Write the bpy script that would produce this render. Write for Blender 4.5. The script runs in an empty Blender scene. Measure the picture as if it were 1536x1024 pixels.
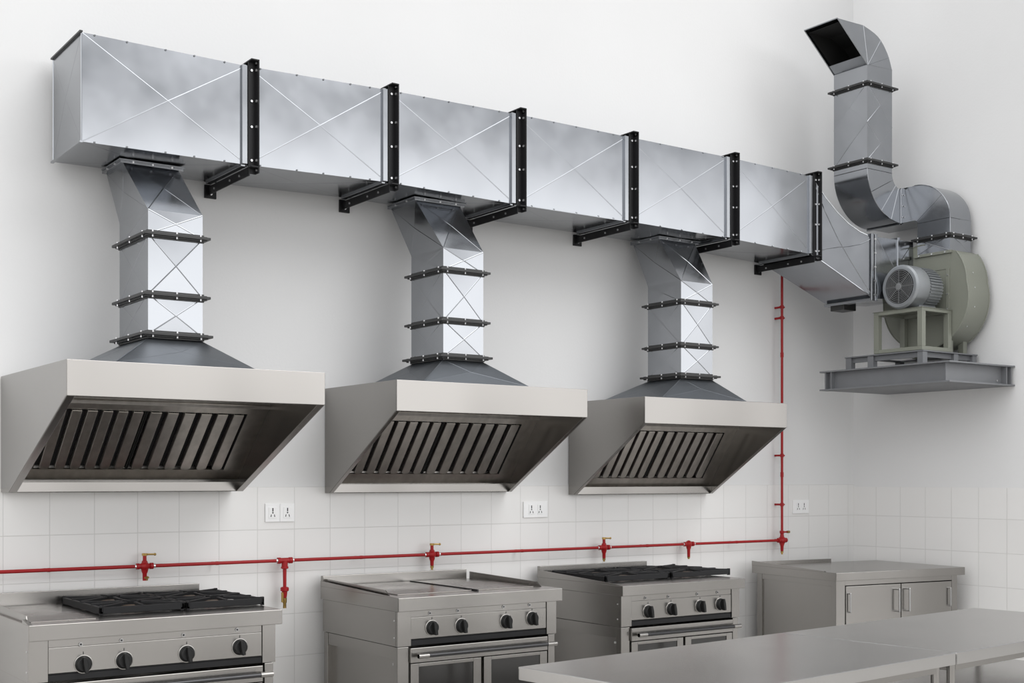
import bpy, bmesh, math, random
from mathutils import Vector as V, Matrix
random.seed(4)
SC = bpy.context.scene
COL = SC.collection
R = math.radians

# ------------------------------------------------------------------ camera
FPX, YAW, V0, EYE, DW = 1897.0, 0.614, 717.0, 1.59, 7.425
CAM = V((0, -DW, EYE))
FW = V((math.sin(YAW), math.cos(YAW), 0)); RT = V((math.cos(YAW), -math.sin(YAW), 0)); UP = V((0, 0, 1))
cd = bpy.data.cameras.new('camera'); cam = bpy.data.objects.new('camera', cd); COL.objects.link(cam)
cam.location = CAM; cam.rotation_euler = (R(90), 0, -YAW)
cd.sensor_width = 36; cd.lens = FPX / 1536 * 36; cd.shift_y = (V0 - 512) / 1536; cd.clip_end = 200
SC.camera = cam

def at(ax, u, v, val):
    """the point of the plane axis=val that the photo shows at (u, v)"""
    D = FW + RT * ((u - 768) / FPX) + UP * ((V0 - v) / FPX)
    return CAM + D * ((val - CAM[ax]) / D[ax])
def ax_(u, v, x): return at(0, u, v, x)
def ay(u, v, y): return at(1, u, v, y)
def az(u, v, z): return at(2, u, v, z)

# ------------------------------------------------------------------ materials
def mat(name, col, rough=.5, metal=0., bump=0., bscale=(40, 40, 40), var=0., vscale=(3, 3, 3), rvar=0., spec=.5, b2=0., b2s=(2, 2, 2)):
    m = bpy.data.materials.new(name); m.use_nodes = True
    nt = m.node_tree; N = nt.nodes; L = nt.links; bs = N['Principled BSDF']
    bs.inputs['Roughness'].default_value = rough; bs.inputs['Metallic'].default_value = metal
    bs.inputs['Specular IOR Level'].default_value = spec
    bs.inputs['Base Color'].default_value = (*col, 1)
    tc = N.new('ShaderNodeTexCoord')
    def noise(scale, detail=4):
        mp = N.new('ShaderNodeMapping'); mp.inputs['Scale'].default_value = scale
        L.new(tc.outputs['Object'], mp.inputs['Vector'])
        n = N.new('ShaderNodeTexNoise'); n.inputs['Scale'].default_value = 1; n.inputs['Detail'].default_value = detail
        L.new(mp.outputs['Vector'], n.inputs['Vector']); return n
    if var or rvar:
        n = noise(vscale, 2)
        if var:
            cr = N.new('ShaderNodeMapRange'); cr.inputs['From Min'].default_value = .3; cr.inputs['From Max'].default_value = .7
            cr.inputs['To Min'].default_value = 1 - var; cr.inputs['To Max'].default_value = 1 + var
            L.new(n.outputs['Fac'], cr.inputs['Value'])
            mx = N.new('ShaderNodeMix'); mx.data_type = 'RGBA'; mx.blend_type = 'MULTIPLY'; mx.inputs['Factor'].default_value = 1
            mx.inputs['A'].default_value = (*col, 1); L.new(cr.outputs['Result'], mx.inputs['B'])
            L.new(mx.outputs['Result'], bs.inputs['Base Color'])
        if rvar:
            rr = N.new('ShaderNodeMapRange'); rr.inputs['From Min'].default_value = .3; rr.inputs['From Max'].default_value = .7
            rr.inputs['To Min'].default_value = rough - rvar; rr.inputs['To Max'].default_value = rough + rvar
            L.new(n.outputs['Fac'], rr.inputs['Value']); L.new(rr.outputs['Result'], bs.inputs['Roughness'])
    last = None
    if b2:      # gentle unevenness of the sheet
        n = noise(b2s, 1); g = N.new('ShaderNodeNewGeometry')
        q = N.new('ShaderNodeVectorMath'); q.operation = 'MULTIPLY_ADD'; L.new(n.outputs['Color'], q.inputs[0]); q.inputs[1].default_value = (b2,) * 3; q.inputs[2].default_value = (-b2 / 2,) * 3
        a_ = N.new('ShaderNodeVectorMath'); a_.operation = 'ADD'; L.new(q.outputs[0], a_.inputs[0]); L.new(g.outputs['Normal'], a_.inputs[1])
        nn = N.new('ShaderNodeVectorMath'); nn.operation = 'NORMALIZE'; L.new(a_.outputs[0], nn.inputs[0])
        L.new(nn.outputs[0], bs.inputs['Normal'])
    for amt, sc, dt in ((bump, bscale, 3),):
        if amt:
            n = noise(sc, dt); b = N.new('ShaderNodeBump'); b.inputs['Strength'].default_value = 1; b.inputs['Distance'].default_value = amt
            L.new(n.outputs['Fac'], b.inputs['Height'])
            if last: L.new(last.outputs['Normal'], b.inputs['Normal'])
            last = b
    if last: L.new(last.outputs['Normal'], bs.inputs['Normal'])
    return m

def tile_mat(name, axis, off):
    m = mat(name, (.74, .735, .725), .32)
    nt = m.node_tree; N = nt.nodes; L = nt.links; bs = N['Principled BSDF']
    tc = N.new('ShaderNodeTexCoord'); sp = N.new('ShaderNodeSeparateXYZ'); L.new(tc.outputs['Object'], sp.inputs[0])
    cb = N.new('ShaderNodeCombineXYZ'); L.new(sp.outputs[axis], cb.inputs['X']); L.new(sp.outputs['Z'], cb.inputs['Y'])
    mp = N.new('ShaderNodeMapping'); mp.inputs['Location'].default_value = (off, .27 * 6 - TILE_TOP, 0); L.new(cb.outputs[0], mp.inputs['Vector'])
    br = N.new('ShaderNodeTexBrick'); br.offset = 0; br.squash = 1; br.inputs['Scale'].default_value = 1
    br.inputs['Brick Width'].default_value = .254; br.inputs['Row Height'].default_value = .27
    br.inputs['Mortar Size'].default_value = .0022; br.inputs['Mortar Smooth'].default_value = .3
    br.inputs['Color1'].default_value = (.78, .772, .76, 1); br.inputs['Color2'].default_value = (.765, .757, .745, 1)
    br.inputs['Mortar'].default_value = (.64, .632, .62, 1)
    L.new(mp.outputs[0], br.inputs['Vector']); L.new(br.outputs['Color'], bs.inputs['Base Color'])
    bp = N.new('ShaderNodeBump'); bp.invert = True; bp.inputs['Distance'].default_value = .001; L.new(br.outputs['Fac'], bp.inputs['Height'])
    L.new(bp.outputs[0], bs.inputs['Normal'])
    return m

TILE_TOP = 1.535
M = dict(
    wall=mat('wall_paint', (.735, .735, .735), .75, bump=.0006, bscale=(60, 60, 60), var=.012, vscale=(1.2, 1.2, 1.2)),
    tile_b=tile_mat('tile_back', 'X', .03), tile_r=tile_mat('tile_right', 'Y', 0.0),
    floor=mat('floor_concrete', (.56, .545, .52), .6, var=.1),
    galv=mat('galvanised_sheet', (.335, .347, .366), .175, .98, var=.045, vscale=(5, 5, 5), rvar=.03, b2=.05, b2s=(2.4, 2.4, 2.4)),
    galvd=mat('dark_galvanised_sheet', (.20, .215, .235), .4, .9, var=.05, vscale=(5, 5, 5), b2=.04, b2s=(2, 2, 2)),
    ss=mat('brushed_stainless', (.33, .318, .303), .25, 1., b2=.11, b2s=(1.5, 1.5, .5)),
    ssd=mat('filter_stainless', (.62, .59, .555), .3, 1., bump=.0002, bscale=(120, 120, 5), var=.1, vscale=(20, 20, 4)),
    sst=mat('worktop_stainless', (.51, .50, .49), .25, 1., var=.02, vscale=(2, 4, 2), rvar=.015, b2=.03, b2s=(1.5, 3, 1.5)),
    plate=mat('griddle_steel', (.20, .188, .178), .25, 1., var=.15, vscale=(3, 3, 3), rvar=.08, b2=.03, b2s=(2, 2, 2)),
    black=mat('black_painted_steel', (.012, .012, .013), .42, 0., spec=.25),
    ring=mat('dark_flange_steel', (.045, .045, .045), .42, .4),
    iron=mat('cast_iron', (.014, .014, .015), .55, 0., spec=.25, bump=.0008, bscale=(90, 90, 90)),
    rust=mat('burner_cap', (.11, .075, .05), .6, .4, var=.3, vscale=(20, 20, 20)),
    void=mat('painted_shade_black', (.006, .006, .006), .8),  # near-black that paints in the shade of gaps and hollows
    bolt=mat('zinc_bolt', (.72, .72, .73), .3, .9),
    red=mat('red_gas_paint', (.32, .010, .012), .38, 0., spec=.3),
    brass=mat('brass', (.42, .28, .09), .35, .9),
    knob=mat('black_plastic', (.010, .010, .010), .4, spec=.3),
    chrome=mat('chrome', (.42, .42, .42), .2, 1.),
    bar=mat('dark_handle_tube', (.06, .06, .062), .22, .8),
    glass=mat('oven_glass', (.02, .019, .018), .08, 0., spec=.7),
    plastic=mat('white_plastic', (.86, .86, .86), .35),
    slot=mat('socket_slot', (.03, .03, .03), .6),
    fan=mat('fan_green_grey_paint', (.205, .213, .178), .42, 0., var=.03),
    motor=mat('motor_silver_paint', (.32, .335, .35), .34, .6),
    grill=mat('motor_grille', (.26, .265, .27), .4, .5),
    plat=mat('platform_grey_paint', (.175, .18, .19), .5, .1, var=.06, vscale=(5, 5, 5)),
    stain=mat('brown_stain', (.3, .25, .2), .6),
)

# ------------------------------------------------------------------ mesh helper
class MB:
    def __init__(s): s.v = []; s.f = []; s.sm = []
    def add(s, vs, fs, smooth=False):
        o = len(s.v); s.v += [V(p) for p in vs]
        for f in fs: s.f.append([i + o for i in f]); s.sm.append(smooth)
        return s
    def box(s, x0, x1, y0, y1, z0, z1):
        x0, x1 = sorted((x0, x1)); y0, y1 = sorted((y0, y1)); z0, z1 = sorted((z0, z1))
        return s.hexa([(x0, y0, z0), (x1, y0, z0), (x1, y1, z0), (x0, y1, z0)], [(x0, y0, z1), (x1, y0, z1), (x1, y1, z1), (x0, y1, z1)])
    def hexa(s, a, b):       # a bottom ring (ccw from above), b top ring
        return s.add(list(a) + list(b), [(3, 2, 1, 0), (4, 5, 6, 7), (0, 1, 5, 4), (1, 2, 6, 5), (2, 3, 7, 6), (3, 0, 4, 7)])
    def prism(s, pts, axis, a, b):   # polygon in the plane across axis, from a to b
        def P(p, t):
            q = list(p); q.insert(axis, t); return tuple(q)
        n = len(pts)
        return s.add([P(p, a) for p in pts] + [P(p, b) for p in pts],
                     [tuple(range(n)), tuple(range(2 * n - 1, n - 1, -1))] + [(i, i + n, (i + 1) % n + n, (i + 1) % n) for i in range(n)])
    def loft(s, rings, cap=True, smooth=False):
        n = len(rings[0]); vs = [p for r_ in rings for p in r_]; fs = []
        for k in range(len(rings) - 1):
            for i in range(n):
                j = (i + 1) % n; fs.append((k * n + i, k * n + j, (k + 1) * n + j, (k + 1) * n + i))
        if cap: fs += [tuple(range(n - 1, -1, -1)), tuple(range((len(rings) - 1) * n, len(rings) * n))]
        return s.add(vs, fs, smooth)
    def cyl(s, a, b, r0, r1=None, n=16, cap=True, smooth=True):
        a, b = V(a), V(b); r1 = r0 if r1 is None else r1
        d = (b - a).normalized(); t = V((0, 0, 1)) if abs(d.z) < .9 else V((1, 0, 0))
        e = d.cross(t).normalized(); g = d.cross(e)
        rg = [[c + (e * math.cos(2 * math.pi * i / n) + g * math.sin(2 * math.pi * i / n)) * r for i in range(n)] for c, r in ((a, r0), (b, r1))]
        return s.loft(rg, cap, smooth)
    def lathe(s, a, d, prof, n=24):   # prof: (distance along d, radius)
        a, d = V(a), V(d).normalized(); t = V((0, 0, 1)) if abs(d.z) < .9 else V((1, 0, 0))
        e = d.cross(t).normalized(); g = d.cross(e)
        return s.loft([[a + d * h + (e * math.cos(2 * math.pi * i / n) + g * math.sin(2 * math.pi * i / n)) * r for i in range(n)] for h, r in prof], True, True)
    def tube(s, pts, r, n=12):
        for p, q in zip(pts, pts[1:]): s.cyl(p, q, r, n=n)
        for p in pts[1:-1]: s.ball(p, r * 1.02, 10)
        return s
    def ball(s, c, r, n=10):
        c = V(c); k = max(4, n // 2)
        return s.loft([[c + V((math.sin(math.pi * j / k) * math.cos(2 * math.pi * i / n), math.sin(math.pi * j / k) * math.sin(2 * math.pi * i / n), math.cos(math.pi * j / k))) * (r if 0 < j < k else r) for i in range(n)] if 0 < j < k else
                       [c + V((.02 * r * math.cos(2 * math.pi * i / n), .02 * r * math.sin(2 * math.pi * i / n), (1 if j == 0 else -1) * r)) for i in range(n)] for j in range(k + 1)], True, True)
    def ridge(s, p, q, nrm, w=.003, h=.0025):
        p, q, nrm = V(p), V(q), V(nrm).normalized(); t = (q - p).cross(nrm).normalized() * w
        return s.add([p + t, p - t, p + nrm * h, q + t, q - t, q + nrm * h], [(0, 2, 5, 3), (2, 1, 4, 5), (0, 1, 2), (3, 5, 4)])
    def panel(s, a, b, c, d, h=.01, lines=True, w=.003):   # cross-broken sheet, a b c d seen counter-clockwise from outside
        a, b, c, d = V(a), V(b), V(c), V(d); n = ((b - a).cross(d - a) + (d - c).cross(b - c)).normalized()
        m = (a + b + c + d) / 4 + n * h
        s.add([a, b, c, d, m], [(0, 1, 4), (1, 2, 4), (2, 3, 4), (3, 0, 4)])
        if lines:
            for p in (a, b, c, d): s.ridge(p, m, n, w * 1.1, w * .34)
        return s
    def duct(s, A, B, h=.01, sides=(0, 1, 2, 3), capA=False, capB=False, w=.003):
        """box duct between ring A (lower / start) and ring B; rings run front-left, front-right, back-right, back-left"""
        for i in range(4):
            j = (i + 1) % 4
            if i in sides: s.panel(A[i], A[j], B[j], B[i], h, True, w)
            else: s.add([A[i], A[j], B[j], B[i]], [(0, 1, 2, 3)])
        if capA: s.add(A, [(3, 2, 1, 0)])
        if capB: s.add(B, [(0, 1, 2, 3)])
        return s
    def build(s, name, m, parent=None, bev=0., tag=None, sharp=35, seg=2):
        root = parent
        while root is not None and root.parent is not None: root = root.parent
        me = bpy.data.meshes.new(name); inv = ROOTM.get(root.name, None) if root else None
        vs = [inv @ p for p in s.v] if inv is not None else s.v
        me.from_pydata([tuple(p) for p in vs], [], s.f); me.update()
        bm = bmesh.new(); bm.from_mesh(me); bmesh.ops.recalc_face_normals(bm, faces=bm.faces); bm.to_mesh(me); bm.free()
        me.polygons.foreach_set('use_smooth', [bool(x) for x in s.sm] if len(s.sm) == len(me.polygons) else [False] * len(me.polygons))
        if any(s.sm): me.set_sharp_from_angle(angle=R(sharp))
        me.materials.append(M[m])
        o = bpy.data.objects.new(name, me); COL.objects.link(o)
        if parent is not None: o.parent = parent
        if bev:
            b = o.modifiers.new('bevel', 'BEVEL'); b.width = bev; b.segments = seg; b.limit_method = 'ANGLE'; b.angle_limit = R(40)
        if tag: o['label'] = tag
        return o

ROOTM = {}
def thing(name, label, cat, loc, rz=0., group=None, local=False):
    o = bpy.data.objects.new(name, None); COL.objects.link(o); o.empty_display_size = .1
    o.location = loc; o.rotation_euler = (0, 0, rz)
    o['label'] = label; o['category'] = cat
    if group: o['group'] = group
    if not local: ROOTM[o.name] = Matrix.Translation(-V(loc))
    return o
def struct(o): o['kind'] = 'structure'; return o

def bolt(parent, p, d, r=.008, h=.008, name='bolt'):
    p, d = V(p), V(d).normalized()
    return MB().cyl(p - d * .002, p + d * h, r, n=6, smooth=False).build(name, 'bolt', parent)

# ------------------------------------------------------------------ the room
WX = 8.938
struct(MB().box(-6, WX + .2, 0, .2, 0, 7.0).build('wall_back', 'wall'))
struct(MB().box(WX, WX + .2, -2.1, 0, 0, 7.0).build('wall_right', 'wall'))
struct(MB().box(-6, WX + 3, -16, .2, -.15, 0).build('floor', 'floor'))
struct(MB().box(-6, WX, -.006, 0, 0, TILE_TOP).build('trim_1', 'tile_b', bev=.001))
struct(MB().box(WX - .006, WX, -2.1, -.006, 0, TILE_TOP - .02).build('trim_2', 'tile_r', bev=.001))

# ------------------------------------------------------------------ main exhaust duct
DF, DB = -.602, -.066
JU = [(122, 48, 212), (370, 99, 247), (580, 134.5, 273), (772, 170.5, 306), (941, 205, 331.5), (1093, 236, 357), (1217, 264, 381)]
J = []
for k, (u, t, b) in enumerate(JU):
    T, B = ay(u, t, DF), ay(u, b, DF); J.append((T.x, T.z, B.z))
duct = thing('exhaust_duct', 'long galvanised rectangular duct running along the top of the wall above three hoods', 'duct', (J[3][0], -.33, J[3][2]))
def sect(j):   # ring of the duct at a joint: front-bottom, front-top, back-top, back-bottom
    x, t, b = j; return [V((x, DF, b)), V((x, DF, t)), V((x, DB, t)), V((x, DB, b))]
for k in range(6):
    A, B = sect(J[k]), sect(J[k + 1]); m = MB()
    m.panel(A[0], B[0], B[1], A[1], .014, True, .0028)      # front
    m.panel(A[3], B[3], B[0], A[0], .010, True, .0024)      # underside
    m.add([A[1], B[1], B[2], A[2]], [(0, 1, 2, 3)]); m.add([A[2], B[2], B[3], A[3]], [(0, 1, 2, 3)])
    # folded edges and seam screws
    m.box(A[0].x, B[0].x, DF - .004, DF, min(A[0].z, B[0].z) - .003, min(A[0].z, B[0].z) + .003) if abs(A[0].z - B[0].z) < .004 else None
    for q in range(5):
        f = (q + .5 + random.uniform(-.25, .25)) / 5
        for i in (0, 1):
            p = A[i].lerp(B[i], f); m.ball(p + V((0, -.002, .004 if i == 0 else -.004)), .006, 8)
    m.build('duct_section', 'galv', duct)
A = sect(J[0])
e = MB().panel(A[3], A[0], A[1], A[2], .008, True, .0024)
for i, jn in ((0, 1), (2, 3)): e.cyl(A[i], A[jn], .004, n=6)
e.build('end_cap', 'galv', duct)
lip = MB()
x0 = J[0][0]
lip.box(x0 - .012, x0 + .004, DF - .012, DB + .01, J[0][1] - .002, J[0][1] + .007); lip.build('end_flange', 'ring', duct)
lip = MB().box(x0 - .012, x0 + .004, DF - .012, DB + .01, J[0][2] - .007, J[0][2] + .002); lip.build('end_flange', 'galv', duct)
for k in range(1, 7):
    x, t, b = J[k]; m = MB()
    m.box(x - .035, x - .002, DF - .018, DF + .01, b, t); m.box(x - .035, x - .002, DF, DB, b - .012, b + .005)
    m.build('joint_flange', 'galv', duct, bev=.002)
# transition down to the fan
WA = sect(J[6])
fx = 8.105
def fring(x, yf, yb, zb, zt): return [V((x, yf, zb)), V((x, yf, zt)), V((x, yb, zt)), V((x, yb, zb))]
IY = -.893
WB = fring(fx, IY, -.42, 3.013, 3.503)
rings = []
ts = [0, .22, .42, .6, .78, .9, 1]
def bez(a, b, t, p):    # eased drop
    return a + (b - a) * t
TR = []
for t in ts:
    et = t * t * (3 - 2 * t)
    top = t ** .85; 
    r = []
    for i in range(4):
        a, b = WA[i], WB[i]; p = a.lerp(b, t)
        if i in (1, 2): p.z = a.z + (b.z - a.z) * (1 - (1 - t) ** 1.7)
        else: p.z = a.z + (b.z - a.z) * (t ** 1.02)
        r.append(p)
    TR.append(r)
m = MB()
for a, b in zip(TR, TR[1:]): m.add(a + b, [(i, (i + 1) % 4, (i + 1) % 4 + 4, i + 4) for i in range(4)], True)
for i, j in ((0, 1), (3, 0), (1, 0)):
    pa, pb = WA[i], WB[j]
    n = V((-.3, -1, 0)) if i != 3 else V((0, 0, -1))
    if i != 3:
        # crease following the front face
        for k in range(len(TR) - 1):
            f0, f1 = ts[k], ts[k + 1]
            p0 = TR[k][i].lerp(TR[k][j], f0); p1 = TR[k + 1][i].lerp(TR[k + 1][j], f1)
            m.ridge(p0 + n * .002, p1 + n * .002, n, .0028, .003)
for i in (0, 1):
    for k in range(len(TR) - 1): m.cyl(TR[k][i], TR[k + 1][i], .004, n=6)
m.build('duct_transition', 'galv', duct, sharp=25)
m = MB()
for dx, g in ((-.03, .02), (.012, .02)):
    x = fx + dx
    m.box(x - .006, x + .022, IY - g * .6, IY + .005, 3.013 - g, 3.503 + g); m.box(x - .006, x + .022, IY, -.42, 3.013 - g, 3.013)
    m.box(x - .006, x + .022, IY, -.42, 3.503, 3.503 + g)
jf = m.build('joint_flange', 'galv', duct, bev=.002)
for z in (3.04, 3.15, 3.26, 3.37, 3.48): bolt(jf, (fx + .003, IY - .012, z), (0, -1, 0), .009, .006)
WC = fring(8.598, IY, -.42, 3.04, 3.51)
m = MB(); a = fring(fx + .03, IY, -.42, 3.013, 3.503)
m.panel(a[0], WC[0], WC[1], a[1], .006, True, .0028); m.panel(a[3], WC[3], WC[0], a[0], .008, True)
m.add([a[1], WC[1], WC[2], a[2]], [(0, 1, 2, 3)]); m.add([a[2], WC[2], WC[3], a[3]], [(0, 1, 2, 3)])
m.build('duct_section', 'galv', duct)
m = MB().box(8.39, 8.42, IY - .012, IY + .005, 3.02, 3.525).box(8.39, 8.42, IY, -.42, 3.505, 3.525); m.build('joint_flange', 'galv', duct, bev=.002)
m = MB().box(8.10, 8.25, -.60, -.46, 2.955, 3.015); m.build('drain_box', 'ring', duct, bev=.004)

# ------------------------------------------------------------------ wall brackets holding the duct
BL = ['black steel duct bracket nearest the left end cap, leftmost of the six',
      'black duct bracket over the wall between left and middle hoods, second from left',
      'black steel duct bracket just right of the top of the middle hood duct',
      'black steel duct bracket midway between middle and right hood ducts, fourth from left',
      'black steel duct bracket just right of the top of the right hood duct',
      'black steel duct bracket beside the fan transition above the red riser pipe']
for k in range(1, 7):
    x, t, b = J[k]; zb, zt = b - .055, t + .028
    br = thing('duct_bracket', BL[k - 1], 'bracket', (x + .03, -.003, b), group='black brackets holding the main duct')
    m = MB().box(x, x + .05, DF - .024, DF - .017, zb, zt).box(x + .043, x + .05, DF - .068, DF - .017, zb, zt); m.build('vertical_angle', 'black', br, bev=.0015)
    m = MB().box(x, x + .05, DF - .068, -.003, zt - .008, zt).box(x + .043, x + .05, DF - .06, -.003, zt - .03, zt - .008); m.build('top_angle', 'black', br, bev=.0015)
    m = MB().box(x, x + .05, DF - .068, -.003, b - .024, b - .016).box(x + .0, x + .007, DF - .03, -.003, b - .068, b - .02); m.build('support_arm', 'black', br, bev=.0015)
    m = MB().box(x - .02, x + .055, -.016, -.003, b - .085, b - .004); pl = m.build('wall_plate', 'black', br, bev=.0015)
    for z in (b - .03, b - .06): bolt(pl, (x + .02, -.016, z), (0, -1, 0), .007, .006)
    H = t - b
    for f in (.02, .36, .62, .93):
        bolt(br, (x + .018, DF - .024, b + H * f + .01), (0, -1, 0), .0075, .008)
        bolt(br, (x + .043, DF - .045, b + H * f + .01), (-1, 0, 0), .0075, .007)
    bolt(br, (x + .043, DF - .045, zt - .016), (-1, 0, 0), .007, .007); bolt(br, (x + .043, DF - .045, zb + .02), (-1, 0, 0), .007, .007)
    for y in (-.5, -.36, -.12): bolt(br, (x, y, b - .045), (-1, 0, 0), .007, .006)

# ------------------------------------------------------------------ bolted flange ring around a vertical duct
def flange_ring(parent, x0, x1, y0, y1, z, ext=.034, bolts=True):
    m = MB()
    for e_, h0, h1 in ((ext, -.006, .008), (.006, -.022, .022), (ext * .55, -.013, .013)):
        m.box(x0 - e_, x1 + e_, y0 - e_, y0 + .004, z + h0, z + h1); m.box(x0 - e_, x1 + e_, y1 - .004, y1 + e_, z + h0, z + h1)
        m.box(x0 - e_, x0 + .004, y0, y1, z + h0, z + h1); m.box(x1 - .004, x1 + e_, y0, y1, z + h0, z + h1)
    o = m.build('flange_ring', 'ring', parent, bev=.0012)
    if bolts:
        pts = []
        for f in (.06, .5, .94): pts.append((x0 + (x1 - x0) * f, y0 - ext * .62))
        for f in (.06, .5, .94): pts.append((x0 - ext * .62, y0 + (y1 - y0) * f))
        for (px, py) in pts:
            MB().cyl((px, py, z - .017), (px, py, z + .019), (.0052), n=6, smooth=False).build('bolt', 'bolt', o)
    return o

# ------------------------------------------------------------------ hoods and their branch ducts
def rect(x0, x1, y0, y1, z): return [V((x0, y0, z)), V((x1, y0, z)), V((x1, y1, z)), V((x0, y1, z))]
HOODS = [  # xL, xR, yF, yb(left outer), zT, zC, zb, flange
    dict(x0=1.736, x1=3.099, yf=-1.279, yb=-.185, zt=2.158, zc=1.984, zb=1.511, fl=.075, ft=(-.577, 2.0), fb=(-.13, 1.60), py=(1.98, 2.72), n=13),
    dict(x0=3.741, x1=5.178, yf=-.934, yb=-.075, zt=2.172, zc=1.988, zb=1.494, fl=.05, ft=(-.40, 2.0), fb=(-.05, 1.575), py=(3.95, 4.74), n=13),
    dict(x0=5.740, x1=7.146, yf=-.860, yb=-.075, zt=2.151, zc=1.968, zb=1.468, fl=.05, ft=(-.36, 1.985), fb=(-.05, 1.545), py=(5.93, 6.77), n=13)]
COLS = [dict(x=(2.307, 2.612), y=(-.772, -.30), c=(2.30, 2.62, -.385, -.085), k=3.03, r=(2.899, 2.575, 2.362)),
        dict(x=(4.198, 4.499), y=(-.725, -.335), c=(4.19, 4.53, -.405, -.085), k=3.03, r=(2.893, 2.576, 2.352)),
        dict(x=(6.319, 6.634), y=(-.60, -.236), c=(6.31, 6.67, -.375, -.08), k=3.03, r=(2.878, 2.562, 2.340))]
HL = [('stainless wall hood at the far left, above the range with plain flat plate', 'bare galvanised branch duct rising from the left hood, the largest of the three'),
      ('stainless steel wall hood in the middle above the flat griddle range', 'galvanised branch duct rising from the middle hood'),
      ('stainless steel wall hood nearest the red riser pipe and corner', 'galvanised branch duct rising from the right hood nearest the fan')]
HL[0] = (HL[0][0], 'galvanised branch duct rising from the left hood near the duct end cap')
for h, c, lab in zip(HOODS, COLS, HL):
    x0, x1, yf, yb, zt, zc, zb = (h[k] for k in ('x0', 'x1', 'yf', 'yb', 'zt', 'zc', 'zb'))
    hd = thing('exhaust_hood', lab[0], 'hood', ((x0 + x1) / 2, -.003, zb), group='stainless hoods along the back wall')
    t = .006; BK = -.008
    prof = [(BK, zb), (BK, zt), (yf, zt), (yf, zc), (yb, zb)]
    slope = V((0, yb - yf, zb - zc)).normalized(); inn = V((0, slope.z, -slope.y)); inn = inn if inn.y > 0 else -inn
    for sx, xa in ((1, x0), (-1, x1)):
        m = MB().prism(prof, 0, xa, xa + sx * t)
        # folded edge strip lying along the slanted edge
        p0, p1 = V((xa, yf + .004, zc)), V((xa, yb, zb)); w = h['fl'] * .55 * sx
        q0, q1 = p0 + V((w, 0, 0)), p1 + V((w, 0, 0))
        m.add([p0, q0, q1, p1] + [p + inn * .005 for p in (p0, q0, q1, p1)], [(0, 1, 2, 3), (7, 6, 5, 4), (0, 4, 5, 1), (1, 5, 6, 2), (2, 6, 7, 3), (3, 7, 4, 0)])
        m.build('side_panel', 'ss', hd, bev=.0015)
    xi0, xi1 = x0 + t, x1 - t
    m = MB().box(x0, x1, yf - .004, yf + .004, zc, zt).box(xi0, xi1, yf, yf + .05, zc, zc + .005); m.build('front_fascia', 'ss', hd, bev=.002)
    MB().box(xi0, xi1, yf + .004, BK, zt - .006, zt).build('top_panel', 'ss', hd)
    MB().box(xi0, xi1, BK - .004, BK, zb, zt - .006).build('back_panel', 'ss', hd)
    # grease trough at the foot
    m = MB().box(xi0, xi1, yb + .004, yb + .008, zb, zb + .058).box(xi0, xi1, yb + .004, BK - .004, zb, zb + .005)
    m.build('grease_trough', 'ss', hd, bev=.0015)
    # slanted filter bank
    (ya, za), (yb2, zb2) = h['ft'], h['fb']
    P0, P1 = V((0, yb2, zb2)), V((0, ya, za)); L = (P1 - P0).length; up = (P1 - P0) / L; out = V((0, up.z, -up.y)); out = out if out.y < 0 else -out
    def fp(x, s, o=0.): return V((x, 0, 0)) + P0 + up * s + out * o
    def slab(m, xa, xb, s0, s1, o0, o1):
        m.hexa([fp(xa, s0, o0), fp(xb, s0, o0), fp(xb, s1, o0), fp(xa, s1, o0)], [fp(xa, s0, o1), fp(xb, s0, o1), fp(xb, s1, o1), fp(xa, s1, o1)])
    fx0, fx1 = x0 + .055, x1 - .125; s0, s1 = L * .11, L * .91
    m = MB()
    slab(m, xi0, xi1, -.02, s0, -.006, .004); slab(m, xi0, xi1, s1, L + .02, -.006, .004)
    slab(m, xi0, fx0, s0, s1, -.006, .004); slab(m, fx1, xi1, s0, s1, -.006, .004)
    m.box(xi0, xi1, ya - .012, ya + .004, za - .01, zt - .006)
    m.build('filter_frame', 'ssd', hd)
    xm = fx0 + (fx1 - fx0) * .5
    n = h['n']; tot = 0
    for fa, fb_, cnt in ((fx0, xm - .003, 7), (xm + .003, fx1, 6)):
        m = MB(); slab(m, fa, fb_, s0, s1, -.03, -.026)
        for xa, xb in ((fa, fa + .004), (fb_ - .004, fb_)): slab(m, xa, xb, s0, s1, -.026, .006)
        fo = m.build('baffle_filter', 'void', hd, tag='black backing painted as the shaded gap behind the slats')
        pt = (fb_ - fa - .004) / cnt; sm = MB()
        for i in range(cnt):
            a = fa + .002 + pt * i + pt * .18; w = pt * .64
            for q, (o0, o1) in enumerate(((-.012, .012),)):
                # channel-shaped slat: face, two lips, rounded foot
                slab(sm, a, a + w, s0 + .02, s1 - .004, .006, .012); slab(sm, a, a + .004, s0 + .02, s1 - .004, -.02, .006); slab(sm, a + w - .004, a + w, s0 + .02, s1 - .004, -.02, .006)
                cpt = fp(a + w / 2, s0 + .02, 0)
                N_ = 8; arc = [fp(a + w / 2 - math.cos(math.pi * z / N_) * w / 2, s0 + .02 - math.sin(math.pi * z / N_) * .014, 0) for z in range(N_ + 1)]
                sm.add([p + out * .006 for p in arc] + [p + out * .012 for p in arc], [tuple(range(N_ + 1)), tuple(range(2 * N_ + 1, N_, -1))] + [(z, z + 1, z + N_ + 2, z + N_ + 1) for z in range(N_)])
        sm.build('baffle_slats', 'ssd', fo, bev=.0025, tag='row of brushed steel slats')
    # sloped plenum between hood and branch duct
    (cx0, cx1), (cy0, cy1) = c['x'], c['y']; pa, pb = h['py']; rz = c['r'][2] - .0235
    m = MB().duct(rect(pa, pb, yf + .035, -.12, zt), rect(cx0, cx1, cy0, cy1, rz), .004, (0, 1, 3), w=.0022)
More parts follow.
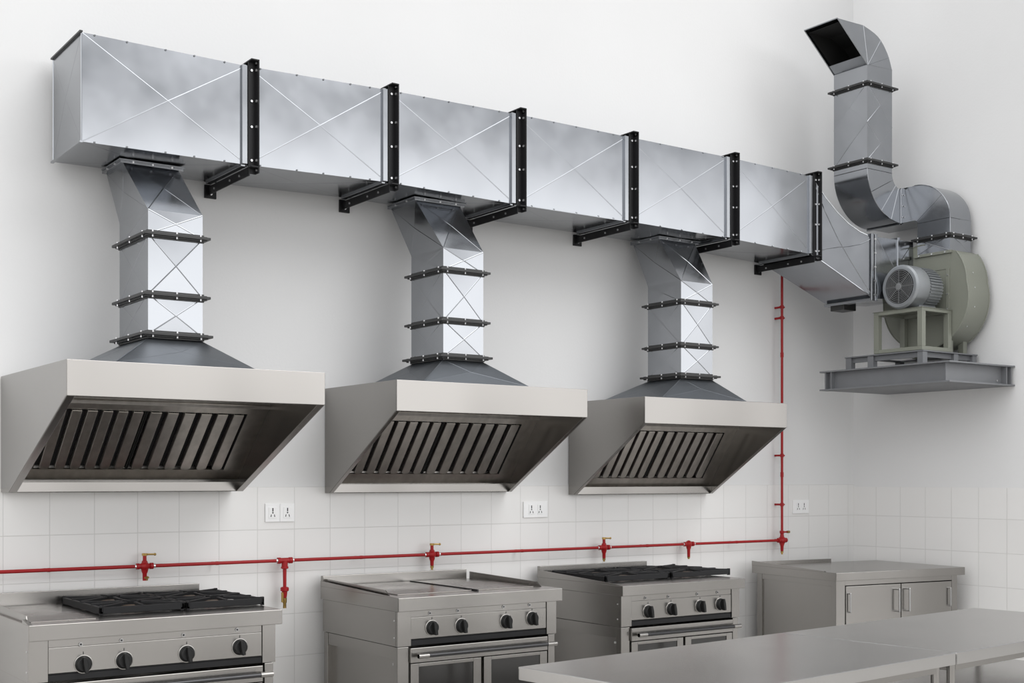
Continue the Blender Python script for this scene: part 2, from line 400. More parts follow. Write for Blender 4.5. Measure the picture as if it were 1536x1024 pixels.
    m.ridge(V((cx0, cy0, rz)), V((pa, yf + .035, zt)), V((-.6, -.6, .5)), .004, .004)
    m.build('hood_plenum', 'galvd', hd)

    # branch duct
    r1, r2, r3 = c['r']; k = c['k']; zd = 3.393
    zd = next(J[q][2] + (J[q + 1][2] - J[q][2]) * (cx0 - J[q][0]) / (J[q + 1][0] - J[q][0]) for q in range(6) if J[q][0] <= cx0 < J[q + 1][0]) - .012
    bd = thing('branch_duct', lab[1], 'duct', ((cx0 + cx1) / 2, (cy0 + cy1) / 2, r3), group='branch ducts from the hoods')
    kr = rect(cx0, cx1, cy0, cy1, k); ca = c['c']; cr = rect(*ca, zd - .02)
    MB().duct(kr, cr, .007, (0, 1, 3), w=.003).build('offset_transition', 'galv', bd)
    MB().duct(rect(cx0, cx1, cy0, cy1, r1), kr, .003).build('duct_section', 'galv', bd)
    MB().duct(rect(cx0, cx1, cy0, cy1, r2), rect(cx0, cx1, cy0, cy1, r1), .0045).build('duct_section', 'galv', bd)
    MB().duct(rect(cx0, cx1, cy0, cy1, r3), rect(cx0, cx1, cy0, cy1, r2), .004).build('duct_section', 'galv', bd)
    m = MB(); q = .022
    m.box(ca[0] - q, ca[1] + q, ca[2] - q, ca[2], zd - .022, zd); m.box(ca[0] - q, ca[1] + q, ca[3], ca[3] + q * .5, zd - .022, zd)
    m.box(ca[0] - q, ca[0], ca[2], ca[3], zd - .022, zd); m.box(ca[1], ca[1] + q, ca[2], ca[3], zd - .022, zd)
    m.box(ca[0] - q - .008, ca[1] + q + .008, ca[2] - q - .008, ca[3], zd - .006, zd)
    co = m.build('collar', 'galv', bd, bev=.0015)
    for f in (.15, .5, .85): bolt(co, (ca[0] + (ca[1] - ca[0]) * f, ca[2] - q, zd - .013), (0, -1, 0), .006, .006)
    for f in (.25, .7): bolt(co, (ca[0] - q, ca[2] + (ca[3] - ca[2]) * f, zd - .013), (-1, 0, 0), .006, .006)
    for z in (r1, r2, r3): flange_ring(bd, cx0, cx1, cy0, cy1, z, .034 if z != r3 else .044)

# ------------------------------------------------------------------ discharge duct: outlet, riser, two elbows
SX0, SX1, SY0, SY1 = 8.167, 8.476, -.78, -.44
FX0, FX1, NY0, NY1 = 8.60, 8.872, -1.241, -.933
st = thing('discharge_duct', 'galvanised S-bent discharge duct with open mouth above the fan', 'duct', ((FX0 + FX1) / 2, -1.08, 3.40))
Z1, Z2 = 4.757, 4.138
mid = (Z1 + Z2) / 2 + .0
MB().duct(rect(SX0, SX1, SY0, SY1, mid), rect(SX0, SX1, SY0, SY1, Z1), .007).build('duct_section', 'galv', st)
m = MB().duct(rect(SX0, SX1, SY0, SY1, Z2), rect(SX0, SX1, SY0, SY1, mid), .007); m.build('duct_section', 'galv', st)
flange_ring(st, SX0, SX1, SY0, SY1, Z1, .036); flange_ring(st, SX0, SX1, SY0, SY1, Z2, .036)
# outlet hood: side outline in X-Z
thr = (SX0, 4.905); A0 = (SX1, 4.95)
P = [ay(u, v, SY0) for u, v in ((1256, 27), (1295, 38), (1317, 55), (1331, 80), (1337, 105))]
tip = (P[0].x, P[0].z)
def spline(pp, k=4):
    out = []; e_ = [pp[0]] + pp + [pp[-1]]
    for i_ in range(len(pp) - 1):
        a, b, c, d = e_[i_:i_ + 4]
        for t in range(k):
            t /= k; out.append(tuple(.5 * (2 * b[q] + (c[q] - a[q]) * t + (2 * a[q] - 5 * b[q] + 4 * c[q] - d[q]) * t * t + (3 * b[q] - a[q] - 3 * c[q] + d[q]) * t ** 3) for q in (0, 1)))
    return out + [pp[-1]]
cv = spline([(P[1].x, P[1].z), (P[2].x, P[2].z), (P[3].x, P[3].z), (SX1, P[4].z)])
outl = [(SX0, Z1), thr, tip] + cv + [(SX1, Z1)]
m = MB(); n = len(outl)
for y, flip in ((SY0, 0), (SY1, 1)):
    m.add([(x, y, z) for x, z in outl], [tuple(range(n)) if not flip else tuple(range(n - 1, -1, -1))])
for i in range(n):
    j = (i + 1) % n
    if i in (1, n - 1): continue       # the open mouth and the open foot
    a, b = outl[i], outl[j]
    m.add([(a[0], SY0, a[1]), (b[0], SY0, b[1]), (b[0], SY1, b[1]), (a[0], SY1, a[1])], [(0, 1, 2, 3)], 3 <= i < n - 2)
for q in (3, 8, 12): m.ridge(V((SX0 + .01, SY0, 4.905)), V((outl[q][0], SY0, outl[q][1])), V((0, -1, 0)), .0026, .003)
m.ridge(V((SX0, SY0, 4.905)), V((SX1, SY0, P[4].z)), V((0, -1, 0)), .0026, .003); m.ridge(V((SX0, SY0, 4.905)), V((SX0, SY1, 4.905)), V((-1, 0, 0)), .003, .003)
for y in (SY0, SY1):
    m.cyl((SX0, y, 4.905), (tip[0], y, tip[1]), .004, n=6)
m.cyl((tip[0], SY0, tip[1]), (tip[0], SY1, tip[1]), .005, n=6)
o = m.build('outlet_elbow', 'galv', st)
# black sheets paint in the shade inside the mouth
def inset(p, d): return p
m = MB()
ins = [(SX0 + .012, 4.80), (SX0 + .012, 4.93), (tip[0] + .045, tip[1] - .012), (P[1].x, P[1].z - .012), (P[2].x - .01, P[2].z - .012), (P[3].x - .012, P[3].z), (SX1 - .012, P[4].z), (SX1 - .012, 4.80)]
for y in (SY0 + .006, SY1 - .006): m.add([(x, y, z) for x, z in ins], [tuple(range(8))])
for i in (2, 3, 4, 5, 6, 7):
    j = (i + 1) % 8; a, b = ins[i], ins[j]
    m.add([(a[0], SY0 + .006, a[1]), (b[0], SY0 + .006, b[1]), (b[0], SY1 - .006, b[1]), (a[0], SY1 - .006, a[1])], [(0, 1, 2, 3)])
m.build('mouth_shade', 'void', st, tag='black sheets painted as the shade inside the open mouth')
# folded lower lip of the mouth
a0, a1 = V((SX0, 0, 4.905)), V((SX0 - .005, 0, 4.915)); dirm = V((tip[0] - thr[0], 0, tip[1] - thr[1])).normalized()
q = V(thr[:1] + (0,) + thr[1:]) ; 
e0, e1 = V((thr[0] + .004, 0, thr[1] + .002)), V((thr[0] + (tip[0] - thr[0]) * .2 + .006, 0, thr[1] + (tip[1] - thr[1]) * .2))
lp = [e0 + V((0, SY0 + .004, 0)), e0 + V((0, SY1 - .004, 0)), e1 + V((0, SY1 - .004, 0)), e1 + V((0, SY0 + .004, 0))]
m = MB().add(lp + [p + V((.006, 0, .002)) for p in lp], [(0, 1, 2, 3), (7, 6, 5, 4), (0, 4, 5, 1), (1, 5, 6, 2), (2, 6, 7, 3), (3, 7, 4, 0)])
m.build('mouth_lip', 'galv', st)
# lower elbow of the riser, turning towards the fan (plane X-Z)
zc = 4.075; xc = 8.598; rin = xc - SX1; NA = 14
zt_run, zb_run = 3.955, 3.68
m = MB(); rg = []
for k in range(NA + 1):
    a = math.pi / 2 * k / NA
    ro = (xc - SX0) * math.cos(a) ** 2 + (zc - zb_run) * math.sin(a) ** 2
    oi = (xc - rin * math.cos(a), zc - (zc - zt_run) * math.sin(a))
    oo = (xc - ro * math.cos(a), zc - ro * math.sin(a))
    rg.append([V((oo[0], SY0, oo[1])), V((oi[0], SY0, oi[1])), V((oi[0], SY1, oi[1])), V((oo[0], SY1, oo[1]))])
top = rect(SX0, SX1, SY0, SY1, Z2)
m.loft([top] + rg, False, True)
for k in (0, 4, 8, 11): m.ridge(rg[k][0], rg[k][1], V((0, -1, 0)), .0026, .003)
for a, b in zip(rg, rg[1:]): m.cyl(a[0], b[0], .004, n=6, cap=False)
m.ridge(rg[0][0], rg[0][3], V((-1, 0, 0)), .003, .003)
m.build('duct_elbow', 'galv', st, sharp=50)
# box that runs back from the fan elbow, and the fan elbow (plane Y-Z)
rc, zcen = .03, 3.655
yc = NY1 + rc; dep = NY1 - NY0
rg = []
hh = zt_run - (zcen + rc) + .012
for k in range(NA + 1):
    a = math.pi / 2 * k / NA
    ro_y, ro_z = dep + rc, zt_run + .012 - zcen
    po = (yc - ro_y * math.cos(a), zcen + ro_z * math.sin(a)); pi_ = (yc - rc * math.cos(a), zcen + rc * math.sin(a))
    rg.append([V((FX0, po[0], po[1])), V((FX1, po[0], po[1])), V((FX1, pi_[0], pi_[1])), V((FX0, pi_[0], pi_[1]))])
low = rect(FX0, FX1, NY0, NY1, 3.516)
endr = [V((FX0, SY1, zt_run + .012)), V((FX1, SY1, zt_run + .012)), V((FX1, SY1, zcen + rc)), V((FX0, SY1, zcen + rc))]
m = MB().loft([low] + rg, False, True)
m.add(rg[-1] + endr, [(i, (i + 1) % 4, (i + 1) % 4 + 4, i + 4) for i in range(4)]); m.add(endr, [(0, 1, 2, 3)])
for k in (0, 6): m.ridge(rg[k][0], rg[k][3], V((-1, 0, 0)), .0026, .003)
m.ridge(rg[0][0], rg[0][1], V((0, -1, 0)), .0026, .003)
for a, b in zip([low] + rg, rg): m.cyl(a[0], b[0], .0045, n=6, cap=False)
m.build('duct_elbow', 'galv', st, sharp=50)
m = MB().box(8.575, 8.602, SY0 - .014, SY0 - .0, zb_run - .006, zt_run + .012).box(8.575, 8.602, SY0, SY1, zb_run - .012, zb_run - .001)
jf = m.build('joint_flange', 'galv', st, bev=.002)
for z in (3.73, 3.82, 3.91): bolt(jf, (8.588, SY0 - .014, z), (0, -1, 0), .006, .005)
m = MB().duct(rect(FX0, FX1, NY0, NY1, 3.395), rect(FX0, FX1, NY0, NY1, 3.516), .006); m.build('duct_section', 'galv', st)
flange_ring(st, FX0, FX1, NY0, NY1, 3.516, .036)

# ------------------------------------------------------------------ fan
PX0, PX1, PY0, PY1, PZ0, PZ1 = 8.135, WX - .004, -1.56, -.37, 2.311, 2.471
pf = thing('fan_platform', 'grey steel beam platform fixed in the corner under the fan', 'platform', (8.53, -.96, PZ0))
tw = .012
m = MB().box(PX0, PX1, PY0 + .02, PY0 + .03, PZ0, PZ1).box(PX0 - .03, PX1, PY0 - .035, PY0 + .06, PZ1 - tw, PZ1).box(PX0 - .03, PX1, PY0 - .035, PY0 + .06, PZ0, PZ0 + tw)
m.build('channel_beam', 'plat', pf, bev=.0015)
m = MB().box(PX0 + .02, PX0 + .03, PY0 + .03, PY1, PZ0, PZ1).box(PX0 - .03, PX0 + .06, PY0 + .06, PY1 + .03, PZ1 - tw, PZ1).box(PX0 - .03, PX0 + .06, PY0 + .06, PY1 + .03, PZ0, PZ0 + tw)
m.build('channel_beam', 'plat', pf, bev=.0015)
m = MB().box(PX0 + .03, PX1, PY1 - .03, PY1, PZ0, PZ1 - tw); m.build('channel_beam', 'plat', pf, bev=.0015)
MB().box(PX0 + .06, PX1, PY0 + .06, PY1 - .03, PZ0, PZ0 + .01).build('bottom_plate', 'plat', pf)
MB().box(PX0 + .06, PX1, PY0 + .06, PY1 - .03, PZ1 - .01, PZ1 - .001).build('deck_plate', 'plat', pf)
for y in (PY1 - .03, PY1 - .09): MB().box(PX0 - .02, PX0 + .02, y, y + .012, PZ0 + tw, PZ1 - tw).build('stiffener', 'plat', pf)
for x in (PX1 - .04, PX1 - .10): MB().box(x, x + .012, PY0 - .025, PY0 + .02, PZ0 + tw, PZ1 - tw).build('stiffener', 'plat', pf)
for p in ((PX1 - .07, PY0 + .02, PZ0 + .04), (PX1 - .07, PY0 + .02, PZ1 - .045), (PX1 - .16, PY0 + .02, PZ0 + .04)): bolt(pf, p, (0, -1, 0), .008, .006)

fan = thing('centrifugal_fan', 'grey-green centrifugal fan with silver motor standing on the corner platform', 'fan', (8.56, -1.0, PZ1))
CY, CZ = -1.003, 3.128
# scroll casing: volute outline in Y-Z
def vol(a):     # a measured from the front (-Y) over the bottom to the back and the top
    t = a / (1.5 * math.pi)
    return .39 + .115 * math.sin(min(a, math.pi) * 1.0) - .03 * max(0, a - math.pi)
pts = []
for k in range(0, 49):
    a = -.70 + (2 * math.pi - .85) * k / 48
    r = vol(max(a, 0)); pts.append((CY - r * math.cos(a), CZ - r * math.sin(a)))
sx0, sx1 = FX0, FX1
m = MB(); n = len(pts)
m.add([(sx0, y, z) for y, z in pts] + [(sx1, y, z) for y, z in pts], [tuple(range(n)), tuple(range(2 * n - 1, n - 1, -1))])
m.add([(sx0, y, z) for y, z in pts] + [(sx1, y, z) for y, z in pts], [(i, i + n, (i + 1) % n + n, (i + 1) % n) for i in range(n)], True)
for a, b in zip(pts, pts[1:]):
    for x in (sx0, sx1): m.cyl((x, *a), (x, *b), .006, n=6, cap=False)
sc_o = m.build('scroll_casing', 'fan', fan, sharp=40)
m = MB().box(sx0 - .004, sx1 + .004, NY0, NY1, CZ + .12, 3.372).box(sx0 - .02, sx1 + .02, NY0 - .02, NY1 + .02, 3.372, 3.395)
m.box(sx0 - .008, sx0, NY0 + .0, NY0 + .035, 2.75, CZ + .12)
nk = m.build('discharge_neck', 'fan', fan, bev=.002)
for f in (.1, .5, .9): bolt(nk, (sx0 - .02, NY0 + (NY1 - NY0) * f, 3.383), (-1, 0, 0), .007, .006)
for z in (3.2, 3.05, 2.93): bolt(nk, (sx0 - .008, NY0 + .018, z), (-1, 0, 0), .006, .006)
for a in (-.2, .1, .45, .8): 
    r = vol(max(a, 0)); bolt(sc_o, (sx0 + .09, CY - r * math.cos(a), CZ - r * math.sin(a)), (0, -math.cos(a), -math.sin(a)), .006, .004)
# motor
MY, MZ, MR = -1.075, 3.090, .172
mo = MB().lathe((8.185, MY, MZ), (1, 0, 0), [(.02, MR * .76), (.001, MR * .775), (0, MR * .80), (.004, MR * .93), (.02, MR), (.15, MR * 1.0), (.165, MR * .985), (.166, MR * .9), (.172, MR * .9), (.34, MR * .9), (.345, MR * .78), (.38, MR * .6), (.413, MR * .45)], 40)
for k in range(44):
    a = 2 * math.pi * k / 44; e1 = V((0, math.cos(a), math.sin(a))); tt = V((0, -math.sin(a), math.cos(a))) * .0035
    p0, p1 = V((8.362, MY, MZ)), V((8.515, MY, MZ)); r0, r1 = MR * .88, MR * .985
    mo.hexa([p0 + e1 * r0 - tt, p0 + e1 * r0 + tt, p1 + e1 * r0 + tt, p1 + e1 * r0 - tt], [p0 + e1 * r1 - tt, p0 + e1 * r1 + tt, p1 + e1 * r1 + tt, p1 + e1 * r1 - tt])
motor = mo.build('motor', 'motor', fan, sharp=30)
g = MB().lathe((8.204, MY, MZ), (-1, 0, 0), [(0, MR * .75), (.002, MR * .75)], 40); g.build('grille_backing', 'void', motor)
g = MB()
for rr in [MR * (.2 + .075 * i) for i in range(8)]:
    N_ = 40; inn_ = []
    ring_ = lambda r, x: [V((x, MY + r * math.cos(2 * math.pi * i / N_), MZ + r * math.sin(2 * math.pi * i / N_))) for i in range(N_)]
    g.loft([ring_(rr - .0018, 8.186), ring_(rr + .0018, 8.186), ring_(rr + .0018, 8.180), ring_(rr - .0018, 8.180), ring_(rr - .0018, 8.186)], False)
for k in range(8):
    a = math.pi / 4 * k; e1 = V((0, math.cos(a), math.sin(a))); tt = V((0, -math.sin(a), math.cos(a))) * .0016
    p = V((8.185, MY, MZ)); q = V((8.179, MY, MZ)); r0, r1 = MR * .12, MR * .78
    g.hexa([p + e1 * r0 - tt, p + e1 * r0 + tt, p + e1 * r1 + tt, p + e1 * r1 - tt], [q + e1 * r0 - tt, q + e1 * r0 + tt, q + e1 * r1 + tt, q + e1 * r1 - tt])
g.lathe((8.187, MY, MZ), (-1, 0, 0), [(0, MR * .16), (.009, MR * .16), (.011, MR * .11)], 20)
g.build('fan_grille', 'grill', motor)
STX0, STX1, STY0, STY1, STZ0, STZ1 = 8.222, 8.594, -1.262, -.80, 2.585, 2.918
for y in (MY - .11, MY + .07): MB().hexa(rect(8.30, 8.52, y, y + .05, STZ1), rect(8.32, 8.50, y + (.03 if y < MY else -.02), y + (.07 if y < MY else .02), STZ1 + .06)).build('motor_foot', 'motor', fan, bev=.003)
# motor stand
lw = .045
for (xx, yy) in ((STX0, STY0), (STX1 - lw, STY0), (STX0, STY1 - lw), (STX1 - lw, STY1 - lw)):
    MB().box(xx, xx + lw, yy, yy + lw, STZ0 + .03, STZ1 - .03).build('stand_leg', 'fan', fan, bev=.002)
for z0, z1 in ((STZ1 - .03, STZ1), (STZ0, STZ0 + .03)):
    m = MB()
    m.box(STX0, STX1, STY0, STY0 + lw, z0, z1); m.box(STX0, STX1, STY1 - lw, STY1, z0, z1)
    m.box(STX0, STX0 + lw, STY0 + lw, STY1 - lw, z0, z1); m.box(STX1 - lw, STX1, STY0 + lw, STY1 - lw, z0, z1)
    if z1 == STZ1: m.box(STX0 - .008, STX1, STY0 - .008, STY1 + .008, STZ1 - .004, STZ1)
    m.build('stand_frame', 'fan', fan, bev=.002)
# base frame on isolators
BX0, BX1, BY0, BY1 = 8.205, 8.90, -1.285, -.52
m = MB().box(BX0, BX1, BY0, BY0 + .07, STZ0 - .014, STZ0 - .004).box(BX0, BX1, BY1 - .07, BY1, STZ0 - .014, STZ0 - .004)
m.box(BX0, BX0 + .07, BY0 + .07, BY1 - .07, STZ0 - .014, STZ0 - .004).box(BX1 - .07, BX1, BY0 + .07, BY1 - .07, STZ0 - .014, STZ0 - .004)
m.box(BX0 + .03, BX0 + .04, BY0 + .03, BY1 - .03, STZ0 - .055, STZ0 - .014).box(BX0 + .04, BX1, BY0 + .03, BY0 + .04, STZ0 - .055, STZ0 - .014)
m.build('base_frame', 'plat', fan, bev=.0015)
for (xx, yy) in ((BX0 + .005, BY0 + .005), (BX0 + .005, (BY0 + BY1) / 2 + .1), (BX0 + .005, BY1 - .06), (BX1 - .3, BY0 + .005), (BX1 - .06, BY0 + .005), (BX1 - .06, BY1 - .06)):
    MB().box(xx, xx + .055, yy, yy + .055, PZ1 + .0005, STZ0 - .014).build('isolator', 'plat', fan, bev=.003)
for (xx, yy) in ((sx0 + .02, -1.22), (sx1 - .07, -1.22), (sx0 + .02, -.80), (sx1 - .07, -.80)):
    m = MB().box(xx, xx + .05, yy, yy + .05, STZ0 - .004, 2.80).box(xx - .012, xx + .062, yy - .012, yy + .062, STZ0 - .004, STZ0 + .004); m.build('casing_leg', 'fan', fan, bev=.002)

# ------------------------------------------------------------------ red gas pipe
PYY = -.085; pz = 1.072; pr = .0105
VX = [ay(u, 835, PYY).x for u in (217, 427, 648, 906, 1033, 1173)]
gp = thing('gas_pipe', 'red painted gas pipe along the tiles with valves and a riser to the duct', 'pipe', (VX[2], -.01, pz))
MB().cyl((-1.2, PYY, pz), (VX[5], PYY, pz), pr, n=14).build('horizontal_pipe', 'red', gp)
rz1 = 3.31
MB().cyl((VX[5], PYY, pz), (VX[5], PYY, rz1), pr, n=14).build('riser_pipe', 'red', gp)
for z in (3.02, 2.93, 2.06, 1.78, 1.37):
    m = MB().cyl((VX[5], PYY, z - .014), (VX[5], PYY, z + .014), pr * 1.45, n=14).box(VX[5] - .006, VX[5] + .006, PYY, -.006, z - .008, z + .008).box(VX[5] - .03, VX[5] + .03, PYY - .004, PYY + .004, z - .006, z + .006)
    m.build('pipe_clamp', 'red', gp)
for z in (2.62, 1.62): MB().cyl((VX[5], PYY, z - .02), (VX[5], PYY, z + .02), pr * 1.3, n=14).build('pipe_coupling', 'red', gp)
for x in (VX[0] - .55, (VX[0] + VX[1]) / 2, (VX[1] + VX[2]) / 2, (VX[2] + VX[3]) / 2, (VX[3] + VX[4]) / 2, (VX[4] + VX[5]) / 2):
    MB().box(x - .006, x + .006, PYY, -.006, pz - .006, pz + .006).cyl((x - .008, PYY, pz), (x + .008, PYY, pz), pr * 1.12, n=14).build('pipe_clamp', 'red', gp)
def valve(x, drop=.075, handle=True):
    m = MB().lathe((x - .052, PYY, pz), (1, 0, 0), [(0, .014), (.002, .018), (.02, .018), (.022, .014), (.03, .017), (.04, .026), (.052, .03), (.064, .026), (.074, .017), (.082, .014), (.084, .019), (.102, .019), (.104, .013)], 14)
    m.lathe((x, PYY, pz), (0, 0, -1), [(0, .024), (.03, .019), (.045, .013), (drop, .012)], 12)
    if handle: m.lathe((x, PYY, pz), (0, 0, 1), [(0, .022), (.03, .016), (.034, .011), (.062, .011)], 12)
    m.cyl((x, PYY, pz), (x, -.006, pz), .008, n=8)
    v = m.build('valve', 'red', gp)
    for sx in (-.06, .052): MB().cyl((x + sx, PYY, pz), (x + sx + .010, PYY, pz), pr * 1.25, n=12).build('union_nut', 'bolt', v)
    if handle: MB().cyl((x, PYY, pz + .062), (x, PYY, pz + .076), .016, n=10).cyl((x - .01, PYY, pz + .070), (x + .062, PYY, pz + .068), .0055, n=8).ball((x + .062, PYY, pz + .068), .0085).build('handle', 'brass', v)
    return v
def nozzle(v, x, z0, z1, r=.011): MB().lathe((x, PYY, z0), (0, 0, -1), [(0, r * .8), (.004, r * 1.15), ((z0 - z1) * .5, r * 1.1), ((z0 - z1) * .55, r * .75), (z0 - z1, r * .7)], 10).build('nozzle', 'brass', v)
v = valve(VX[0], .085); nozzle(v, VX[0] + .008, pz - .06, pz - .085, .016)
v = valve(VX[2], .075); nozzle(v, VX[2], pz - .075, pz - .105)
v = valve(VX[3], .08); nozzle(v, VX[3], pz - .08, pz - .105)
v = valve(VX[4], .1, False); nozzle(v, VX[4], pz - .1, pz - .118)
# tee with a long drop
x = VX[1]
m = MB().lathe((x - .05, PYY, pz), (1, 0, 0), [(0, .014), (.002, .02), (.02, .02), (.022, .017), (.078, .017), (.08, .02), (.1, .02), (.102, .013)], 14)
m.lathe((x, PYY, pz), (0, 0, -1), [(0, .02), (.035, .02), (.04, .024), (.05, .024), (.055, .012), (.165, .011), (.168, .022), (.172, .027), (.19, .027), (.195, .018), (.22, .015), (.235, .012)], 14)
m.cyl((x, PYY, pz), (x, -.006, pz), .008, n=8)
v = m.build('tee_drop', 'red', gp); MB().lathe((x, PYY, pz - .235), (0, 0, -1), [(0, .010), (.002, .014), (.03, .013), (.035, .010), (.065, .011)], 10).box(x - .022, x - .012, PYY - .01, PYY + .005, pz - .262, pz - .2).build('nozzle', 'brass', v)
for sx in (-.06, .05): MB().cyl((x + sx, PYY, pz), (x + sx + .010, PYY, pz), pr * 1.25, n=12).build('union_nut', 'bolt', v)
# corner cross at the riser
x = VX[5]
m = MB().lathe((x - .05, PYY, pz), (1, 0, 0), [(0, .014), (.002, .02), (.02, .02), (.024, .016), (.035, .03), (.05, .034), (.065, .03), (.076, .016), (.08, .02), (.1, .02), (.102, .01)], 14)
m.lathe((x, PYY, pz + .08), (0, 0, -1), [(0, .013), (.002, .02), (.02, .02), (.026, .014), (.1, .024), (.13, .014), (.17, .012)], 14).cyl((x, PYY, pz), (x, -.006, pz), .008, n=8)
m.cyl((x, PYY, pz + .068), (x + .07, PYY, pz + .068), .007, n=10)
v = m.build('valve', 'red', gp); nozzle(v, x, pz - .09, pz - .118); MB().cyl((x + .06, PYY, pz + .068), (x + .088, PYY, pz + .068), .011, n=10).build('handle', 'brass', v)

# ------------------------------------------------------------------ sockets on the tiles
SK = [('white twin wall socket on the tiles between the left and middle hoods', (397.5, 755, 441.5, 782), 2, 0),
      ('white double wall socket on the tiles between the middle and right hoods', (785, 751.5, 821, 776), 1, 1),
      ('white double wall socket right of the red riser pipe', (1189, 749, 1213, 770), 1, 2)]
for lab, (u0, v0, u1, v1), plates, q in SK:
    a, b = ay(u0, v0, -.012), ay(u1, v1, -.012); x0, x1, z1, z0 = a.x, b.x, a.z, (b.z + a.z) / 2 - .058; z1 = z0 + .116
    s = thing('wall_socket', lab, 'socket', ((x0 + x1) / 2, -.006, z0), group='white sockets on the tiled wall')
    w = (x1 - x0) / plates
    for k in range(plates): MB().box(x0 + w * k + .0008, x0 + w * (k + 1) - .0008, -.016, -.006, z0, z1).build('socket_plate', 'plastic', s, bev=.002)
    hw = (x1 - x0) / 2
    for k in range(2):
        cx = x0 + hw * (k + .5) if q == 0 else x0 + (x1 - x0) * (.32 if k == 0 else .68); cz = (z0 + z1) / 2
        ww = .028 if q == 0 else .024
        ins = MB().box(cx - ww, cx + ww, -.019, -.016, cz - .036, cz + .036).build('socket_insert', 'plastic', s, bev=.0015)
        m = MB().box(cx - .0035, cx + .0035, -.0198, -.019, cz + .008, cz + .030).cyl((cx, -.0198, cz), (cx, -.019, cz), .005, n=10)
        for sx in (-1, 1):
            m.prism([(cx + sx * .008, cz - .010), (cx + sx * .013, cz - .012), (cx + sx * .016, cz - .026), (cx + sx * .010, cz - .026)], 1, -.0198, -.019)
        m.build('socket_holes', 'slot', ins)

# ------------------------------------------------------------------ ranges
def knob_at(parent, x, y, z, r=.038):
    k = MB().lathe((x, y, z), (0, -1, 0), [(0, r * 1.12), (.006, r * 1.12), (.007, r * .98), (.022, r * .94), (.026, r * .86)], 28)
    a = R(-8); 
    dx, dz = math.sin(a), math.cos(a); w = .011; h = r * 1.05
    c = [(x + dx * t - dz * s, z + dz * t + dx * s) for t, s in ((-h, -w * .8), (-h, w * .8), (h * .1, w), (h, w * .6), (h, -w * .6), (h * .1, -w))]
    k.prism(c, 1, y - .022, y - .052)
    o = k.build('knob', 'knob', parent, bev=.003)
    MB().lathe((x, y, z), (0, -1, 0), [(0, r * 1.22), (.003, r * 1.22), (.004, r * 1.12)], 28).build('bezel', 'ss', o)
    return o
def grate(parent, x0, x1, y0, y1, z, nx=1, ny=2):
    g = MB(); t = .018; h = .040
    g.box(x0, x1, y0, y0 + t, z + .006, z + h); g.box(x0, x1, y1 - t, y1, z + .006, z + h); g.box(x0, x0 + t, y0 + t, y1 - t, z + .006, z + h); g.box(x1 - t, x1, y0 + t, y1 - t, z + .006, z + h)
    ym = (y0 + y1) / 2
    g.box(x0 + t, x1 - t, ym - t / 2, ym + t / 2, z + .012, z + h)
    for yy0, yy1 in ((y0, ym), (ym, y1)):
        cx, cy = (x0 + x1) / 2, (yy0 + yy1) / 2
        for sx, sy in ((0, -1), (0, 1), (-1, 0), (1, 0), (-1, -1), (1, -1), (-1, 1), (1, 1)):
            ex = cx + sx * ((x1 - x0) / 2 - .006); ey = cy + sy * ((yy1 - yy0) / 2 - .004)
            d = V((ex - cx, ey - cy, 0)); L = d.length; d /= L; p = V((cx, cy, 0)) + d * .05; qv = V((ex, ey, 0)); tt = V((-d.y, d.x, 0)) * .0085
            z0_, z1_ = z + h - .024, z + h + .010
            g.hexa([V((*(p - tt).xy, z1_ - .012)), V((*(qv - tt).xy, z0_)), V((*(qv + tt).xy, z0_)), V((*(p + tt).xy, z1_ - .012))], [V((*(p - tt).xy, z1_)), V((*(qv - tt).xy, z1_ - .004)), V((*(qv + tt).xy, z1_ - .004)), V((*(p + tt).xy, z1_))])
    for xx in (x0, x1 - t):
        for yy in (y0, y1 - t): g.box(xx, xx + t, yy, yy + t, z, z + h + .008)
    g.build('pan_support', 'iron', parent, bev=.002)
    for yy0, yy1 in ((y0, ym), (ym, y1)):
        cx, cy = (x0 + x1) / 2, (yy0 + yy1) / 2
        b = MB().lathe((cx, cy, z), (0, 0, 1), [(0, .075), (.008, .075), (.012, .045), (.018, .045)], 20).build('burner', 'iron', parent)
        MB().lathe((cx, cy, z + .018), (0, 0, 1), [(0, .058), (.006, .058), (.009, .04)], 20).build('burner_cap', 'rust', b)

